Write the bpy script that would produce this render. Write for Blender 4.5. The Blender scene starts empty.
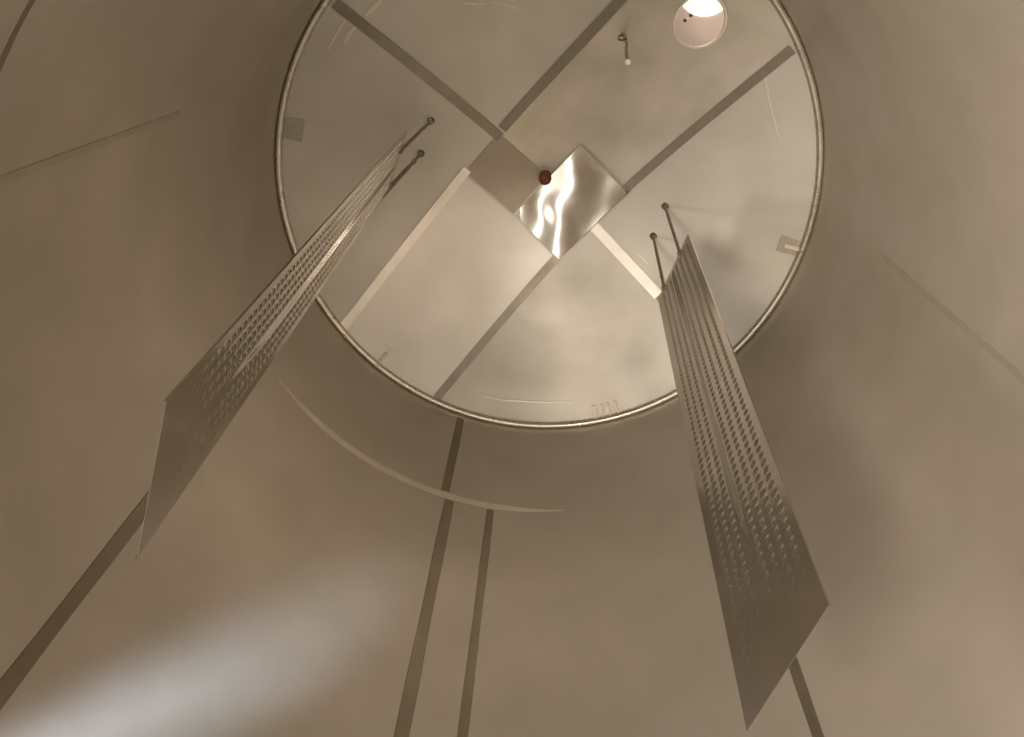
import bpy, bmesh, math, random
from mathutils import Vector, Matrix, noise
random.seed(4)
sc = bpy.context.scene
COL = sc.collection

# ---------------------------------------------------------------- place
R = 1.2            # tank radius
ZF = 1.4           # camera height above the tank floor
ZR = 3.271 + ZF    # height of the rim where wall meets roof
RISE = 0.425; PW = 1.35        # the roof is a shallow dished cone
CAM = Vector((0.0334, -0.8851, ZF))
TD = Vector((-.673, .740, 0)).normalized()     # along the middle strip of the roof
ND = Vector((.740, .673, 0)).normalized()      # across it

def roof_z(x, y): return ZR + RISE * (1 - (math.hypot(x, y) / R) ** PW)
def tn(t, n, drop=0.0):
    p = TD * t + ND * n
    return Vector((p.x, p.y, roof_z(p.x, p.y) - drop))
def xy(x, y, drop=0.0): return Vector((x, y, roof_z(x, y) - drop))

# ---------------------------------------------------------------- camera
cd = bpy.data.cameras.new('camera'); cam = bpy.data.objects.new('camera', cd); COL.objects.link(cam)
f = 740.0
u = Vector(((557 - 512) / f, -(-26 - 368.5) / f, -1)).normalized()
r_ = (Vector((1, 0, 0)) - u.x * u).normalized()
s_ = u.cross(r_)
M3 = Matrix((r_, s_, u))
cam.matrix_world = Matrix.Translation(CAM) @ M3.to_4x4()
cd.lens = f * 36 / 1024; cd.sensor_width = 36; cd.clip_start = .01
sc.camera = cam

# ---------------------------------------------------------------- materials
def steel(name, col, metal=.8, rough=.4, rvar=.1, nscale=3.0, cvar=.08, brush=None, bump=.0, bscale=6, stretch=(1, 1, 1)):
    m = bpy.data.materials.new(name); m.use_nodes = True
    nt = m.node_tree; N = nt.nodes; L = nt.links
    b = N['Principled BSDF']
    b.inputs['Metallic'].default_value = metal
    tc = N.new('ShaderNodeTexCoord'); mp = N.new('ShaderNodeMapping'); mp.inputs['Scale'].default_value = stretch
    L.new(tc.outputs['Object'], mp.inputs['Vector'])
    n1 = N.new('ShaderNodeTexNoise'); n1.inputs['Scale'].default_value = nscale; n1.inputs['Detail'].default_value = 5
    L.new(mp.outputs[0], n1.inputs['Vector'])
    n2 = N.new('ShaderNodeTexNoise'); n2.inputs['Scale'].default_value = nscale * 1.9; n2.inputs['Detail'].default_value = 3
    L.new(tc.outputs['Object'], n2.inputs['Vector'])
    mr = N.new('ShaderNodeMapRange'); mr.inputs['From Min'].default_value = .3; mr.inputs['From Max'].default_value = .7
    mr.inputs['To Min'].default_value = max(.03, rough - rvar); mr.inputs['To Max'].default_value = rough + rvar
    L.new(n1.outputs['Fac'], mr.inputs['Value']); L.new(mr.outputs[0], b.inputs['Roughness'])
    cr = N.new('ShaderNodeValToRGB')
    c = Vector(col)
    cr.color_ramp.elements[0].position = .3; cr.color_ramp.elements[1].position = .7
    cr.color_ramp.elements[0].color = (c.x * (1 - cvar), c.y * (1 - cvar * .8), c.z * (1 - cvar * 1.3), 1)
    cr.color_ramp.elements[1].color = (c.x * (1 + cvar), c.y * (1 + cvar), c.z * (1 + cvar * 1.3), 1)
    L.new(n2.outputs['Fac'], cr.inputs['Fac']); L.new(cr.outputs[0], b.inputs['Base Color'])
    if bump:
        n3 = N.new('ShaderNodeTexNoise'); n3.inputs['Scale'].default_value = bscale; n3.inputs['Detail'].default_value = 2
        L.new(mp.outputs[0], n3.inputs['Vector'])
        bp = N.new('ShaderNodeBump'); bp.inputs['Strength'].default_value = 1; bp.inputs['Distance'].default_value = bump
        L.new(n3.outputs['Fac'], bp.inputs['Height']); L.new(bp.outputs[0], b.inputs['Normal'])
    return m
def plain(name, col, metal=0, rough=.5, emit=0):
    m = bpy.data.materials.new(name); m.use_nodes = True
    b = m.node_tree.nodes['Principled BSDF']
    b.inputs['Base Color'].default_value = (*col, 1); b.inputs['Metallic'].default_value = metal; b.inputs['Roughness'].default_value = rough
    if emit:
        b.inputs['Emission Color'].default_value = (*col, 1); b.inputs['Emission Strength'].default_value = emit
    return m

WALL = steel('wall_steel', (.595, .54, .47), .62, .43, .05, 2.2, .06, bump=.004, bscale=2.0)
ROOF = steel('roof_steel', (.51, .485, .435), .55, .48, .06, 2.4, .05, bump=.002, bscale=2.0)
SHEET = steel('sheet_steel', (.56, .535, .49), .62, .42, .05, 2.8, .05, bump=.001, bscale=2)
BUCKLE = steel('buckled_steel', (.72, .69, .64), .95, .19, .04, 5, .03)
SEAM = steel('ground_seam', (.22, .195, .16), .55, .36, .06, 6, .08)
SEAMLIT = steel('lit_seam', (.72, .68, .62), .7, .42, .05, 6, .05)  # lighter copy of the seam steel, reflected light painted into its colour
WSEAM = steel('wall_seam', (.33, .285, .23), .8, .38, .06, 6, .06)
WSEAMF = steel('wall_seam_faint', (.53, .475, .405), .62, .43, .05, 6, .06)
RING = steel('ring_seam', (.80, .73, .64), .5, .45, .06, 6, .06)
BEAD = steel('rim_bead', (.74, .70, .63), .9, .30, .08, 14, .06)
PLATE = steel('plate_steel', (.52, .48, .43), .95, .17, .04, 3, .05)
ROD = steel('rod_steel', (.25, .21, .175), .8, .3, .1, 20, .1)
BRIGHT = plain('bright_steel', (.85, .83, .8), 1, .18)
RUST = steel('rust', (.16, .055, .028), 0, .8, .1, 60, .45, bump=.004, bscale=120)
EDGE = plain('cut_edge', (.13, .11, .09), 0, .7)
TIP = plain('pale_tip', (.9, .87, .82), 0, .4)
DULL = steel('dull_tan_steel', (.37, .32, .26), .55, .5, .06, 3, .08)
DARKST = steel('tarnished_steel', (.36, .33, .28), .6, .5, .1, 12, .08)
SCR = plain('scratch_bare_metal', (.66, .60, .52), .5, .4)
FLOORM = steel('floor_steel', (.45, .42, .38), .6, .5, .1, 4, .1)

# ---------------------------------------------------------------- helpers
def mesh_obj(name, verts, faces, mat, parent=None, smooth=False):
    me = bpy.data.meshes.new(name); me.from_pydata([tuple(v) for v in verts], [], faces); me.update()
    bm = bmesh.new(); bm.from_mesh(me); bmesh.ops.recalc_face_normals(bm, faces=bm.faces); bm.to_mesh(me); bm.free()
    if smooth:
        for p in me.polygons: p.use_smooth = True
    me.materials.append(mat)
    o = bpy.data.objects.new(name, me); COL.objects.link(o)
    if parent: o.parent = parent; o.matrix_parent_inverse = Matrix.Translation(-parent.location)
    return o
def tag(o, label, cat, group=None):
    o['label'] = label; o['category'] = cat
    if group: o['group'] = group
    return o
def struct(o): o['kind'] = 'structure'; return o
def empty(name, loc, label, cat, group=None):
    o = bpy.data.objects.new(name, None); COL.objects.link(o); o.location = loc; o.empty_display_size = .05
    return tag(o, label, cat, group)
def lathe(name, prof, mat, seg=256, cx=0, cy=0, parent=None, closed=True, smooth=True):
    V = []; F = []
    n = len(prof)
    for i in range(seg):
        a = 2 * math.pi * i / seg
        for (r, z) in prof: V.append((cx + r * math.cos(a), cy + r * math.sin(a), z))
    for i in range(seg):
        j = (i + 1) % seg
        for k in range(n if closed else n - 1):
            l = (k + 1) % n
            F.append((i * n + k, j * n + k, j * n + l, i * n + l))
    return mesh_obj(name, V, F, mat, parent, smooth)
def sharp(o, ang=35):
    me = o.data
    bm = bmesh.new(); bm.from_mesh(me)
    for e in bm.edges:
        if len(e.link_faces) == 2 and e.calc_face_angle(0) > math.radians(ang): e.smooth = False
    bm.to_mesh(me); bm.free(); return o
def tube(name, pts, rad, mat, parent=None, seg=14):
    """closed tube through pts; rad is a number or a list"""
    pts = [Vector(p) for p in pts]; rads = rad if isinstance(rad, (list, tuple)) else [rad] * len(pts)
    V = []; F = []; up = Vector((.3, .9, .1)).normalized()
    for i, p in enumerate(pts):
        d = (pts[min(i + 1, len(pts) - 1)] - pts[max(i - 1, 0)]).normalized()
        x = d.cross(up).normalized(); y = d.cross(x)
        for k in range(seg):
            a = 2 * math.pi * k / seg; V.append(p + (x * math.cos(a) + y * math.sin(a)) * rads[i])
    for i in range(len(pts) - 1):
        for k in range(seg):
            l = (k + 1) % seg; F.append((i * seg + k, i * seg + l, (i + 1) * seg + l, (i + 1) * seg + k))
    F.append(tuple(range(seg))[::-1]); F.append(tuple(range((len(pts) - 1) * seg, len(pts) * seg)))
    return sharp(mesh_obj(name, V, F, mat, parent, True), 50)
def boolean_cut(o, cutters):
    for c in cutters:
        md = o.modifiers.new('cut', 'BOOLEAN'); md.object = c; md.operation = 'DIFFERENCE'; md.solver = 'EXACT'
    dg = bpy.context.evaluated_depsgraph_get(); dg.update()
    me = bpy.data.meshes.new_from_object(o.evaluated_get(dg)); o.modifiers.clear(); o.data = me
    for c in cutters: bpy.data.objects.remove(c)
def cyl(center, axis, rad, depth, seg=96):
    z = Vector(axis).normalized(); x = z.orthogonal().normalized(); y = z.cross(x); V = []
    for s in (-1, 1):
        for k in range(seg):
            a = 2 * math.pi * k / seg; V.append(Vector(center) + z * s * depth / 2 + (x * math.cos(a) + y * math.sin(a)) * rad)
    F = [(k, (k + 1) % seg, seg + (k + 1) % seg, seg + k) for k in range(seg)] + [tuple(range(seg))[::-1], tuple(range(seg, 2 * seg))]
    return mesh_obj('cutter', V, F, ROOF)

def rayp(px, py, z):
    """point seen at a pixel of the photograph, at height z above the camera (measuring aid)"""
    d = M3 @ Vector(((px - 512) / f, -(py - 368.5) / f, -1)); return Vector((CAM.x, CAM.y, ZF)) + d * (z / d.z)
# ---------------------------------------------------------------- tank shell
PORT = (.622, -.712); PR = .101
MAZ = math.radians(172); MZ = ZF + .30; MR = .27
mdir = Vector((math.cos(MAZ), math.sin(MAZ), 0))
wall = lathe('wall_round', [(R, 0)] + [(R, ZR * k / 24) for k in range(1, 25)] + [(R + .006, ZR), (R + .006, 0)], WALL, 256)
boolean_cut(wall, [cyl(mdir * R + Vector((0, 0, MZ)), mdir, MR, .3)])
struct(sharp(wall))
roof_prof = [(.0265, roof_z(.0265, 0))] + [(R * k / 24, roof_z(R * k / 24, 0)) for k in range(1, 25)]
roof_prof += [(q, z + .006) for q, z in reversed(roof_prof)]
roof = lathe('ceiling', roof_prof, ROOF, 256)
boolean_cut(roof, [cyl((PORT[0], PORT[1], roof_z(*PORT)), (0, 0, 1), PR, .4)])
struct(sharp(roof))
floor = lathe('floor', [(.0001, 0), (R, 0), (R, -.006), (.0001, -.006)], FLOORM, 96); struct(floor)

# rim bead all round where roof and wall meet, with a second lip below it
a = []
struct(lathe('trim_1', [(R - .001 - .014 * (1 - math.cos(t)) / 1, ZR - .010 + .019 * math.sin(t)) for t in [2 * math.pi * k / 12 for k in range(12)]], BEAD, 256))
# ring seam lower down the wall, only one stretch; its paleness is partly painted-in sheen
ZRING = 2.585 + ZF
def ring_band(idx, a0, a1, w, mat, zz=ZRING):
    V = []; F = []; n = 90
    for i in range(n + 1):
        k = i / n; c = math.radians(a0 + (a1 - a0) * k); hw = w / 2 * min(1, (k + .02) * 5, (1.02 - k) * 5) * (1 + .12 * noise.noise(Vector((k * 9, 0, 3))))
        for (dz, rr) in ((-1, R + .0005), (-.6, R - .0008), (.6, R - .0008), (1, R + .0005)):
            V.append((rr * math.cos(c), rr * math.sin(c), zz + dz * hw))
    for i in range(n):
        for k in range(3): F.append((i * 4 + k, i * 4 + k + 1, i * 4 + 5 + k, i * 4 + 4 + k))
    return struct(sharp(mesh_obj('trim_%d' % idx, V, F, mat)))
ring_band(2, 84, 152, .046, RING)

ring_band(3, 206, 240, .022, WSEAM, ZF + 1.352)

def wall_band(idx, az, z0, z1, w, mat, wob=.0, th=.0025):
    V = []; F = []; n = 40
    for i in range(n + 1):
        z = z0 + (z1 - z0) * i / n
        c = math.radians(az) + wob * math.sin(z * 2.1)
        hw = w / 2 / R * (1 + .06 * math.sin(z * 9))
        for (da, rr) in ((-1, R + .0005), (-.9, R - th), (.9, R - th), (1, R + .0005)):
            V.append((rr * math.cos(c + da * hw), rr * math.sin(c + da * hw), z))
    for i in range(n):
        for k in range(3): F.append((i * 4 + k, i * 4 + k + 1, i * 4 + 5 + k, i * 4 + 4 + k))
    o = mesh_obj('trim_%d' % idx, V, F, mat); return struct(sharp(o))
wall_band(4, 157.3, .01, ZRING - .03, .045, WSEAM)
wall_band(5, 109.6, ZRING + .028, ZR - .055, .040, WSEAM)
wall_band(6, 108.3, .01, ZRING - .028, .045, WSEAM)
wall_band(7, 99.5, .01, ZRING - .028, .033, WSEAM)
wall_band(8, 49.4, .01, ZRING - .028, .033, WSEAM)
wall_band(9, -.5, .01, ZRING - .05, .022, WSEAMF)
wall_band(10, -154.5, .01, ZF + 2.25, .022, WSEAMF)

# ---------------------------------------------------------------- roof seams and sheets
def tn_grid(name, corners, mat, nu=24, nv=24, drop=.002, th=.002, bumpf=None):
    """thin sheet lying under the cone; corners in (t, n) order a,b,c,d"""
    a, b, c, d = [Vector(q) for q in corners]
    V = []; F = []
    for layer in (0, 1):
        for i in range(nu + 1):
            for j in range(nv + 1):
                s = i / nu; q = j / nv
                p = a * (1 - s) * (1 - q) + b * s * (1 - q) + c * s * q + d * (1 - s) * q
                if abs(c.x) > 1.1:      # this end follows the round rim
                    p.x = a.x * (1 - s) + math.copysign(math.sqrt((R - .014) ** 2 - p.y ** 2), c.x) * s
                v = tn(p.x, p.y)
                lim = math.hypot(v.x, v.y)
                if lim > R - .012:
                    k = (R - .012) / lim; v = xy(v.x * k, v.y * k)
                h = drop + (th if layer == 0 else 0)
                if layer == 0 and bumpf: h += bumpf(p.x, p.y, s, q)
                v.z -= h; V.append(v)
    S = (nu + 1) * (nv + 1); I = lambda l, i, j: l * S + i * (nv + 1) + j
    for i in range(nu):
        for j in range(nv):
            F.append((I(0, i, j), I(0, i + 1, j), I(0, i + 1, j + 1), I(0, i, j + 1)))
            F.append((I(1, i, j + 1), I(1, i + 1, j + 1), I(1, i + 1, j), I(1, i, j)))
    for i in range(nu):
        F.append((I(0, i, 0), I(1, i, 0), I(1, i + 1, 0), I(0, i + 1, 0))); F.append((I(0, i + 1, nv), I(1, i + 1, nv), I(1, i, nv), I(0, i, nv)))
    for j in range(nv):
        F.append((I(0, 0, j + 1), I(1, 0, j + 1), I(1, 0, j), I(0, 0, j))); F.append((I(0, nu, j), I(1, nu, j), I(1, nu, j + 1), I(0, nu, j + 1)))
    o = mesh_obj(name, V, F, mat, None, True); return sharp(o, 60)
def band(idx, t0, n0, t1, n1, w, mat, drop=.0045):
    A = Vector((t0, n0)); B = Vector((t1, n1)); d = (B - A).normalized(); p = Vector((-d.y, d.x)) * w / 2
    o = tn_grid('trim_%d' % idx, [A - p, B - p, B + p, A + p], mat, 30, 3, drop, .003); return struct(o)
TS = .235; NS = .312; BA = .0028
band(11, -1.14, -NS, -.035, -NS, .044, SEAM)          # along the strip, dark stretch at the top
band(13, TS - .02, -NS, 1.12, -NS + .03, .044, SEAMLIT)     # its bright stretch, reflection put into the colour
band(14, -1.12, NS, -.2, NS, .042, SEAM)
band(15, TS, NS, 1.13, NS, .042, SEAM)
band(16, 0, -NS + .02, .0, -1.16, .046, SEAM)
band(17, 0, NS - .04, .0, .78, .052, SEAMLIT, .004)  # bright inner stretch, glare carried by the paler colour
band(18, 0, .78, .0, 1.16, .040, SEAM)

tag(tn_grid('steel_sheet', [(TS + .012, -NS + .022), (1.12, -NS + .05), (1.12, NS - .02), (TS + .012, NS - .02)], SHEET, 40, 24, .001, .002),
    'pale steel sheet of the roof strip between the centre square and the lower left rim', 'steel sheet')
def buckle(t, n, s, q):
    # this sheet is folded flat: it drops steadily away from the plug, and ripples
    e = max(0, min(1, 5 * min(s, 1 - s, q + .1, 1 - q)))
    v = noise.noise(Vector((t * 8 + 3.1, n * 7, 1.7))) * BA + noise.noise(Vector((t * 19, n * 17, 5.2))) * BA * .25
    p = TD * t + ND * n
    d = n - .6 * t + .13 + .014 * math.sin(t * 24)
    plane = roof_z(0, 0) - .233 * n - .036 - .12 * (t - .1) ** 2 - .0042 * (1 - math.cos(22 * d)) - .28 * max(0, abs(d - .11) - .03) ** 2
    return (roof_z(p.x, p.y) - .006 - plane) * 1.0 + e * v
def dull(t, n, s, q): return .003 + .003 * noise.noise(Vector((t * 5, n * 5, 9)))
tag(tn_grid('steel_sheet', [(-TS, .012), (TS, .012), (TS, NS + .01), (-TS, NS)], BUCKLE, 70, 60, .006, .002, buckle),
    'buckled shiny steel sheet right of the small rusty plug, with a blazing highlight', 'steel sheet')
tag(tn_grid('steel_sheet', [(-.008, -NS), (TS, -NS), (TS, .006), (-.008, .006)], DULL, 30, 24, .002, .002, dull),
    'dull tan steel sheet below left of the small rusty plug', 'steel sheet')

SMUDGE = steel('smudged_steel', (.50, .46, .40), .6, .42, .08, 2.6, .13, bump=.002, bscale=2)
up = tn_grid('steel_sheet', [(-TS - .012, -NS + .022), (-1.12, -NS + .03), (-1.12, NS - .02), (-TS - .012, NS - .02)], SMUDGE, 40, 24, .001, .002)
up2 = tn_grid('steel_sheet', [(-TS - .013, -NS + .022), (-.010, -NS + .022), (-.010, .004), (-TS - .013, .004)], SMUDGE, 20, 24, .001, .002)
bm = bmesh.new(); bm.from_mesh(up.data); bm.from_mesh(up2.data); bm.to_mesh(up.data); bm.free(); bpy.data.objects.remove(up2)
boolean_cut(up, [cyl((PORT[0], PORT[1], roof_z(*PORT)), (0, 0, 1), PR + .001, .4)])
tag(up, 'smudged steel sheet of the roof strip around the open port', 'steel sheet')

# rusty plug at the very top of the roof
apex = Vector((0, 0, roof_z(.0265, 0) - .045))
pl = empty('drain_plug', apex, 'small round rusty brown plug in the centre of the roof', 'plug')
lathe('collar', [(.020, apex.z - .004), (.0285, apex.z - .011), (.031, apex.z - .011), (.031, apex.z + .045), (.020, apex.z + .047)], RUST, 40, parent=pl)
pr = [(.0005, apex.z - .014)] + [(.022 * math.sin(t), apex.z - .004 - .010 * math.cos(t)) for t in [math.pi / 2 * k / 6 for k in range(1, 7)]] + [(.0005, apex.z - .002)]
lathe('plug_cap', pr, RUST, 32, parent=pl)

# ---------------------------------------------------------------- round port and what is seen through it
zp = roof_z(*PORT)
port = empty('port_hatch', (PORT[0], PORT[1], zp), 'round open port with a thin metal rim, showing pale light outside', 'hatch')
def port_ring(name, r0, r1, z0, z1, mat):
    V = []; F = []; n = 72
    for i in range(n):
        a = 2 * math.pi * i / n
        for (r, z) in ((r0, z0), (r1, z0), (r1, z1), (r0, z1)):
            x = PORT[0] + r * math.cos(a); y = PORT[1] + r * math.sin(a)
            V.append((x, y, roof_z(x, y) + z))
    for i in range(n):
        j = (i + 1) % n
        for k in range(4): F.append((i * 4 + k, j * 4 + k, j * 4 + (k + 1) % 4, i * 4 + (k + 1) % 4))
    return sharp(mesh_obj(name, V, F, mat, port, True))
port_ring('rim', PR - .005, PR + .003, -.014, .012, BEAD)
# pale ceiling panel outside, above the open port
OUT = plain('pale_outside_panel', (.66, .52, .44), 0, .7)
outz = zp + .55
out_panel = mesh_obj('outside_panel', *(lambda n, c, rr: ([(c[0] + rr * math.cos(2 * math.pi * k / n), c[1] + rr * math.sin(2 * math.pi * k / n), outz + z) for z in (0, .02) for k in range(n)],
        [tuple(range(n))[::-1], tuple(range(n, 2 * n))] + [(k, (k + 1) % n, n + (k + 1) % n, n + k) for k in range(n)]))(72, (PORT[0], PORT[1] + .12), .8), OUT)
tag(out_panel, 'pale pinkish panel seen outside through the round port', 'panel')
LAMP = plain('white_lamp_glass', (1, .90, .80), 0, .4, 1.0)
lc = rayp(708, -16, outz - .03 - ZF)
lamp = empty('ceiling_lamp', (lc[0], lc[1], outz - .03), 'round white glowing lamp seen outside through the port', 'lamp')
lathe('lamp_glass', [(.0005, outz - .03), (.12, outz - .028), (.138, outz - .015), (.138, outz), (.0005, outz)], LAMP, 64, lc[0], lc[1], lamp)
pc = rayp(687, 19, zp + .13 - ZF)
DARKB = plain('dark_bolt', (.07, .045, .03), .2, .6)
cl = empty('bolt_clip', pc, 'tiny dark double bolt fixed by the left side of the port opening', 'clip')
tube('bar', [pc + Vector((-.012, .008, .002)), pc + Vector((.016, -.012, .004))], .0028, BRIGHT, cl)
tube('bolt', [pc + Vector((-.008, .006, -.008)), pc + Vector((-.008, .006, .008))], .007, DARKB, cl)
tube('bolt', [pc + Vector((.014, -.014, -.008)), pc + Vector((.014, -.014, .008))], .007, DARKB, cl)

# lone bent rod near the port
rp = xy(.323, -.657)
rod = empty('hanging_rod', rp, 'short bent lone rod with a bright round tip hanging left of the port', 'rod')
p0 = rp + Vector((0, 0, .004)); tip = rayp(628, 62, 3.08)
tube('shaft', [p0 + Vector((-.008, 0, 0)), p0 + Vector((0, 0, -.03)), p0.lerp(tip, .35) + Vector((.008, .0, 0)), p0.lerp(tip, .7), tip], .0065, ROD, rod)
tube('hook', [p0 + Vector((-.005, 0, -.01)), p0 + Vector((-.022, .005, -.03)), p0 + Vector((-.026, .012, -.10)), p0 + Vector((-.016, .012, -.15)), p0 + Vector((.0, .004, -.17))], .004, ROD, rod)
tube('tip', [tip + Vector((0, 0, .012 - .024 * k / 8)) for k in range(9)], [max(.002, .0125 * math.sin(math.pi * (k + .3) / 8.6)) for k in range(9)], TIP, rod)

# ---------------------------------------------------------------- dimpled plates
def plate(name, label, A0, B0, A1, B1, rods, side):
    """A0,B0 top corners, A1,B1 bottom corners (A is the edge with four rows of dimples)"""
    A0, B0, A1, B1 = map(Vector, (A0, B0, A1, B1))
    root = empty(name, (A0 + B0) / 2, label, 'plate', 'dimpled plates hanging from the roof')
    W = ((B0 - A0).length + (B1 - A1).length) / 2; Lh = ((A1 - A0).length + (B1 - B0).length) / 2
    nrm = (B0 - A0).cross(A1 - A0).normalized()
    mid = (A0 + B0 + A1 + B1) / 4
    toC = Vector((0, 0, mid.z)) - mid
    if nrm.dot(toC) < 0: nrm = -nrm                   # towards the tank centre and the camera
    cols = [.105, .215, .325, .435, .635, .745, .855]; RB = .535
    pitch = .0265; rad = .0112; hgt = .0042
    NU = 84; NV = int(Lh / .0038)
    def h(uu, vv):
        x = uu * W; y = vv * Lh; z = 0
        fade = 1 if vv < .86 else max(0, 1 - (vv - .86) / .10)
        if .018 < vv < .96:
            for k, c in enumerate(cols):
                dx = x - c * W
                if abs(dx) < rad:
                    yy = y + (pitch / 2 if k % 2 else 0)
                    dy = (yy / pitch - round(yy / pitch)) * pitch
                    q = (dx * dx + dy * dy) / rad ** 2
                    if q < 1: z += hgt * (1 - q) ** 2 * fade
        dr = abs(x - RB * W) / .011
        if dr < 1: z += .008 * math.cos(dr * math.pi / 2) ** 1.3 * min(1, vv / .04) * max(0, min(1, (.86 - vv) / .1))
        return z
    V = []; F = []
    for j in range(NV + 1):
        v = j / NV
        a = A0.lerp(A1, v); b = B0.lerp(B1, v)
        for i in range(NU + 1):
            uu = i / NU; V.append(a.lerp(b, uu) + nrm * h(uu, v))
    for j in range(NV):
        for i in range(NU):
            k = j * (NU + 1) + i; F.append((k, k + 1, k + NU + 2, k + NU + 1))
    # folded back edges
    s0 = len(V)
    for j in range(NV + 1):
        V.append(V[j * (NU + 1)] - nrm * .004)
    for j in range(NV + 1):
        V.append(V[j * (NU + 1) + NU] - nrm * .004)
    for j in range(0, NV):
        F.append((j * (NU + 1), (j + 1) * (NU + 1), s0 + j + 1, s0 + j))
        e = s0 + NV + 1
        F.append((j * (NU + 1) + NU, e + j, e + j + 1, (j + 1) * (NU + 1) + NU))
    me = bpy.data.meshes.new('dimpled_sheet'); me.from_pydata([tuple(q) for q in V], [], F)
    for p in me.polygons: p.use_smooth = True
    me.materials.append(PLATE)
    o = bpy.data.objects.new('dimpled_sheet', me); COL.objects.link(o); o.parent = root; o.matrix_parent_inverse = Matrix.Translation(-root.location)
    sharp(o, 50)
    es = None; sd = o.modifiers.new('thick', 'SOLIDIFY'); sd.thickness = .001; sd.offset = 0; sd.material_offset_rim = 1; me.materials.append(EDGE); es = o.modifiers.new('split', 'EDGE_SPLIT'); es.split_angle = math.radians(55)
    for (top, bot, clamp) in rods:
        T = Vector(top); Bq = Vector(bot)
        rr = tube('hanger_rod', [T + Vector((0, 0, .004)), Bq], .0075, ROD, root)
        q = tube('mounting_boss', [T + Vector((0, 0, .004)), T - Vector((0, 0, .012)), T - Vector((0, 0, .022))], [.017, .017, .011], ROD, root)
        d = (Bq - T).normalized()
        if clamp:
            m = T.lerp(Bq, clamp)
            tube('nut', [m, m + d * .02], .0135, ROD, rr, 6)
            tube('sleeve', [m + d * .10, Bq + d * .10], .0098, ROD, root)
        else:
            tube('nut', [Bq - d * .015, Bq + d * .006], .0125, ROD, rr, 6)
    return root
def P(x, y, z): return (x, y, z + ZF)
RA0, RB0 = rayp(688, 234, 2.90), rayp(658, 299, 2.90)
RA1, RB1 = rayp(829, 605, .95), rayp(747, 731, .91)
LA0, LB0 = rayp(407, 131, 2.88), rayp(388, 192, 2.88)
LA1, LB1 = rayp(166, 402, .885), rayp(137, 559, .82)
plate('dimpled_plate', 'long dimpled steel plate on the right, hanging by two rods, with sparkling dimples',
      RA0, RB0, RA1, RB1,
      [(xy(.579, .097), RA0.lerp(RB0, .27) + Vector((0, 0, -.02)), 0), (xy(.536, .246), RA0.lerp(RB0, .80) + Vector((0, 0, -.02)), 0)], 1)
plate('dimpled_plate', 'long dimpled steel plate on the left, hanging by two rods, its lower half very dark',
      LA0, LB0, LA1, LB1,
      [(xy(-.530, -.287), LA0.lerp(LB0, .30) + Vector((0, 0, -.02)), 0), (xy(-.585, -.138), LA0.lerp(LB0, .93) + Vector((0, 0, -.02)), .25)], 1)

# ---------------------------------------------------------------- lugs at the rim
def tabmesh(name, az, r0, r1, w, lift, mat, parent, twist=0, th=.004):
    V = []
    c, s = math.cos(az), math.sin(az)
    for (r, wz) in ((r0, w), (r1, w * .9)):
        for sd in (-1, 1):
            for k in (0, 1):
                x = r * c - sd * wz / 2 * s; y = r * s + sd * wz / 2 * c
                V.append((x, y, roof_z(x, y) - .001 - lift * (1 if r == r0 else 0) - th * k))
    F = [(0, 1, 3, 2), (4, 6, 7, 5), (0, 2, 6, 4), (1, 5, 7, 3), (0, 4, 5, 1), (2, 3, 7, 6)]
    return mesh_obj(name, V, F, mat, parent)
def lug(az, label, kind):
    az = math.radians(az); e = xy((R - .04) * math.cos(az), (R - .04) * math.sin(az))
    g = 'small plates spaced round the rim'
    if kind == 'patch':
        return tag(tabmesh('patch_plate', az, R - .10, R - .02, .10, 0, DARKST, None), label, 'patch')
    root = empty('rim_lug', e, label, 'lug')
    if kind == 'clip':
        tabmesh('base_plate', az, R - .105, R - .02, .075, .0, DARKST if az < 1 else SHEET, root)
        tabmesh('tongue', az, R - .085, R - .014, .018, .022, RING, root)
        q = Vector(((R - .022) * math.cos(az), (R - .022) * math.sin(az), ZR - .006))
        tube('pin', [q, q - Vector((0, 0, .024))], .010, BRIGHT, root)
    else:
        for da in (-.055, -.018, .01, .045):
            tabmesh('fin', az + da * 1.0, R - .085, R - .012, .012 if da < .04 else .026, .012, RING, root)
    return root
lug(194.5, 'flat darkened square patch on the roof at its left edge', 'patch')
lug(134, 'small bright clip standing at the lower left of the roof rim', 'clip')
lug(10.5, 'small dark lug with a bright pin at the right of the roof rim', 'clip')
lug(73, 'row of short upright fins at the bottom of the roof rim', 'fins')

# scratches in the roof steel
def scratch(pts, w):
    V = []; F = []; Q = [rayroof(*p) for p in pts]
    for i, q in enumerate(Q):
        d = (Q[min(i + 1, len(Q) - 1)] - Q[max(0, i - 1)]); d.z = 0; d.normalize(); n = Vector((-d.y, d.x, 0))
        ww = w * (.25 + math.sin(math.pi * (i + .5) / len(Q)))
        for s in (-1, 1):
            v = q + n * s * ww / 2; v.z = roof_z(v.x, v.y) - .0045; V.append(v)
            V.append(v + Vector((0, 0, .004)))
    for i in range(len(Q) - 1):
        k = i * 4; F += [(k, k + 2, k + 6, k + 4), (k, k + 4, k + 5, k + 1), (k + 2, k + 3, k + 7, k + 6)]
    return mesh_obj('scratch', V, F, SCR)
def rayroof(px, py):
    lo, hi = ZR - ZF, ZR - ZF + RISE
    for _ in range(40):
        m = (lo + hi) / 2; q = rayp(px, py, m)
        if q.z < roof_z(q.x, q.y): lo = m
        else: hi = m
    q = rayp(px, py, lo); q.z = roof_z(q.x, q.y); return q
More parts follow.
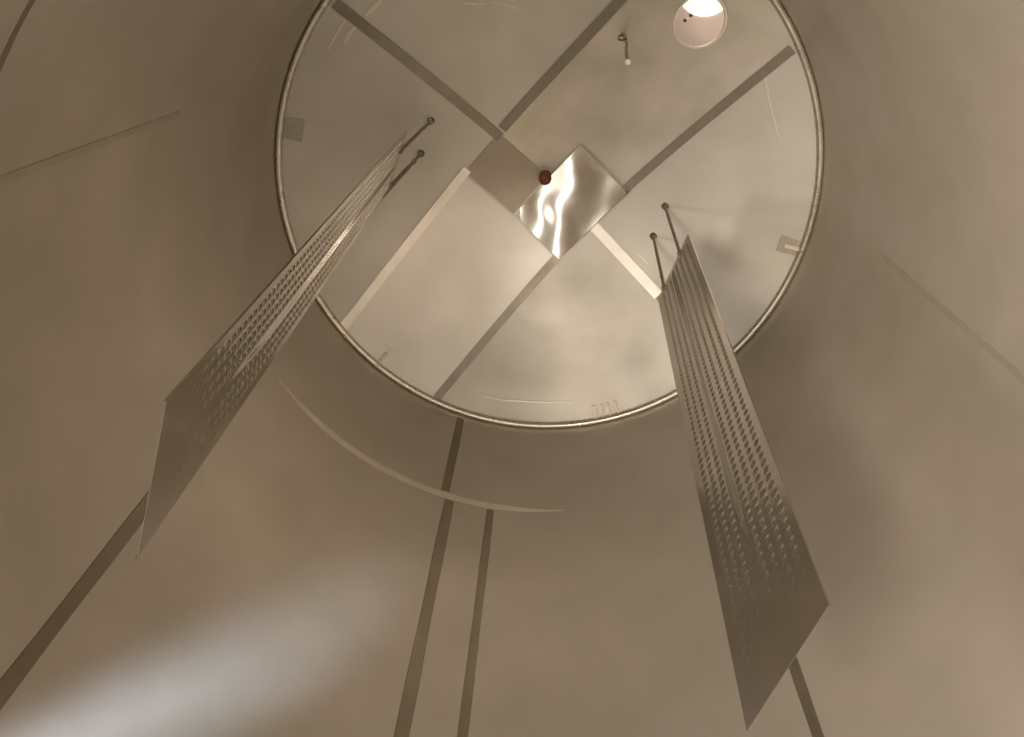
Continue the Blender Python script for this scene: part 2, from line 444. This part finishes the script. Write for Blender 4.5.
SC = [([(764, 70), (768, 95), (774, 120), (780, 143)], .008, 'long thin pale scratch on the roof below the port, at the right'),
      ([(358, 24), (350, 34), (345, 44)], .013, 'pale scratch on the roof at the upper left, just under the dark seam'),
      ([(382, 0), (372, 9), (366, 16)], .012, 'pale scratch on the roof at the upper left, above the dark seam'),
      ([(347, 17), (337, 33), (328, 50)], .007, 'thin faint scratch on the roof closest to the upper left rim'),
      ([(464, 3), (474, 4), (486, 4)], .007, 'tiny horizontal bright scratch at the top middle of the roof'),
      ([(492, 2), (508, 5), (520, 9)], .004, 'hair thin scratch at the top middle of the roof, right of a brighter one'),
      ([(480, 395), (505, 400), (545, 402), (572, 401)], .006, 'curved faint scratch along the bottom of the roof near the rim'),
      ([(637, 253), (643, 258), (648, 264)], .007, 'short scratch beside the bright seam, left of the right plate rods')]
for pts, w, lb in SC: tag(scratch(pts, w), lb, 'scratch')

# ---------------------------------------------------------------- manway low in the wall (out of view) that lets the daylight in
mc = mdir * R + Vector((0, 0, MZ))
mring = empty('door_1', mc, 'round open manway low in the tank wall letting daylight in', 'door')
del mring['label'], mring['category']; struct(mring)
x = mdir.cross(Vector((0, 0, 1))); y = Vector((0, 0, 1))
V = []; F = []; n = 64
for i in range(n):
    a = 2 * math.pi * i / n; d = x * math.cos(a) + y * math.sin(a)
    for (rr, dd) in ((MR - .012, -.0), (MR + .0, .0), (MR + .0, .12), (MR - .012, .12)):
        V.append(mc + d * rr + mdir * (dd - .01))
for i in range(n):
    j = (i + 1) % n
    for k in range(4): F.append((i * 4 + k, j * 4 + k, j * 4 + (k + 1) % 4, i * 4 + (k + 1) % 4))
sharp(mesh_obj('neck', V, F, WALL, mring, True))

def area(name, loc, direction, size, power, col, shape='DISK', spread=math.pi):
    l = bpy.data.lights.new(name, 'AREA'); l.shape = shape; l.size = size; l.energy = power; l.color = col; l.spread = spread
    o = bpy.data.objects.new(name, l); COL.objects.link(o); o.location = loc
    o.rotation_euler = Vector(direction).to_track_quat('-Z', 'Y').to_euler(); return o
area('manway_daylight', mc + mdir * .05, -mdir + Vector((0, 0, .05)), .4, 14, (1, .95, .89))
area('right_wall_fill', (-.55, -.90, ZF - .35), Vector((1.05, -.45, ZF + 1.7)) - Vector((-.55, -.90, ZF - .35)), .6, 16, (1, .86, .71), spread=math.radians(80))  # added fill that lifts the right wall, no such lamp in the tank
area('daylight_shaft', mc - mdir * .02 + Vector((0, 0, .1)), Vector((math.cos(math.radians(142)) * R, math.sin(math.radians(142)) * R, ZF + 1.10)) - mc, .08, 1.0, (.66, .79, 1), spread=math.radians(19))
area('work_light', (-.25, -.45, .35), (-.05, .15, 1), 1.1, 9.5, (1, .88, .77))
area('wall_fill', (.05, -.55, ZF - .25), (1, .35, .75), .4, 8, (1, .86, .72))  # added unseen fill, brightens the walls towards the right
w = bpy.data.worlds.new('world'); sc.world = w; w.use_nodes = True
w.node_tree.nodes['Background'].inputs[0].default_value = (1, .93, .86, 1); w.node_tree.nodes['Background'].inputs[1].default_value = .9

sc.view_settings.view_transform = 'Standard'; sc.view_settings.look = 'None'
sc.view_settings.exposure = .05; sc.view_settings.gamma = 1; sc.view_settings.use_curve_mapping = False
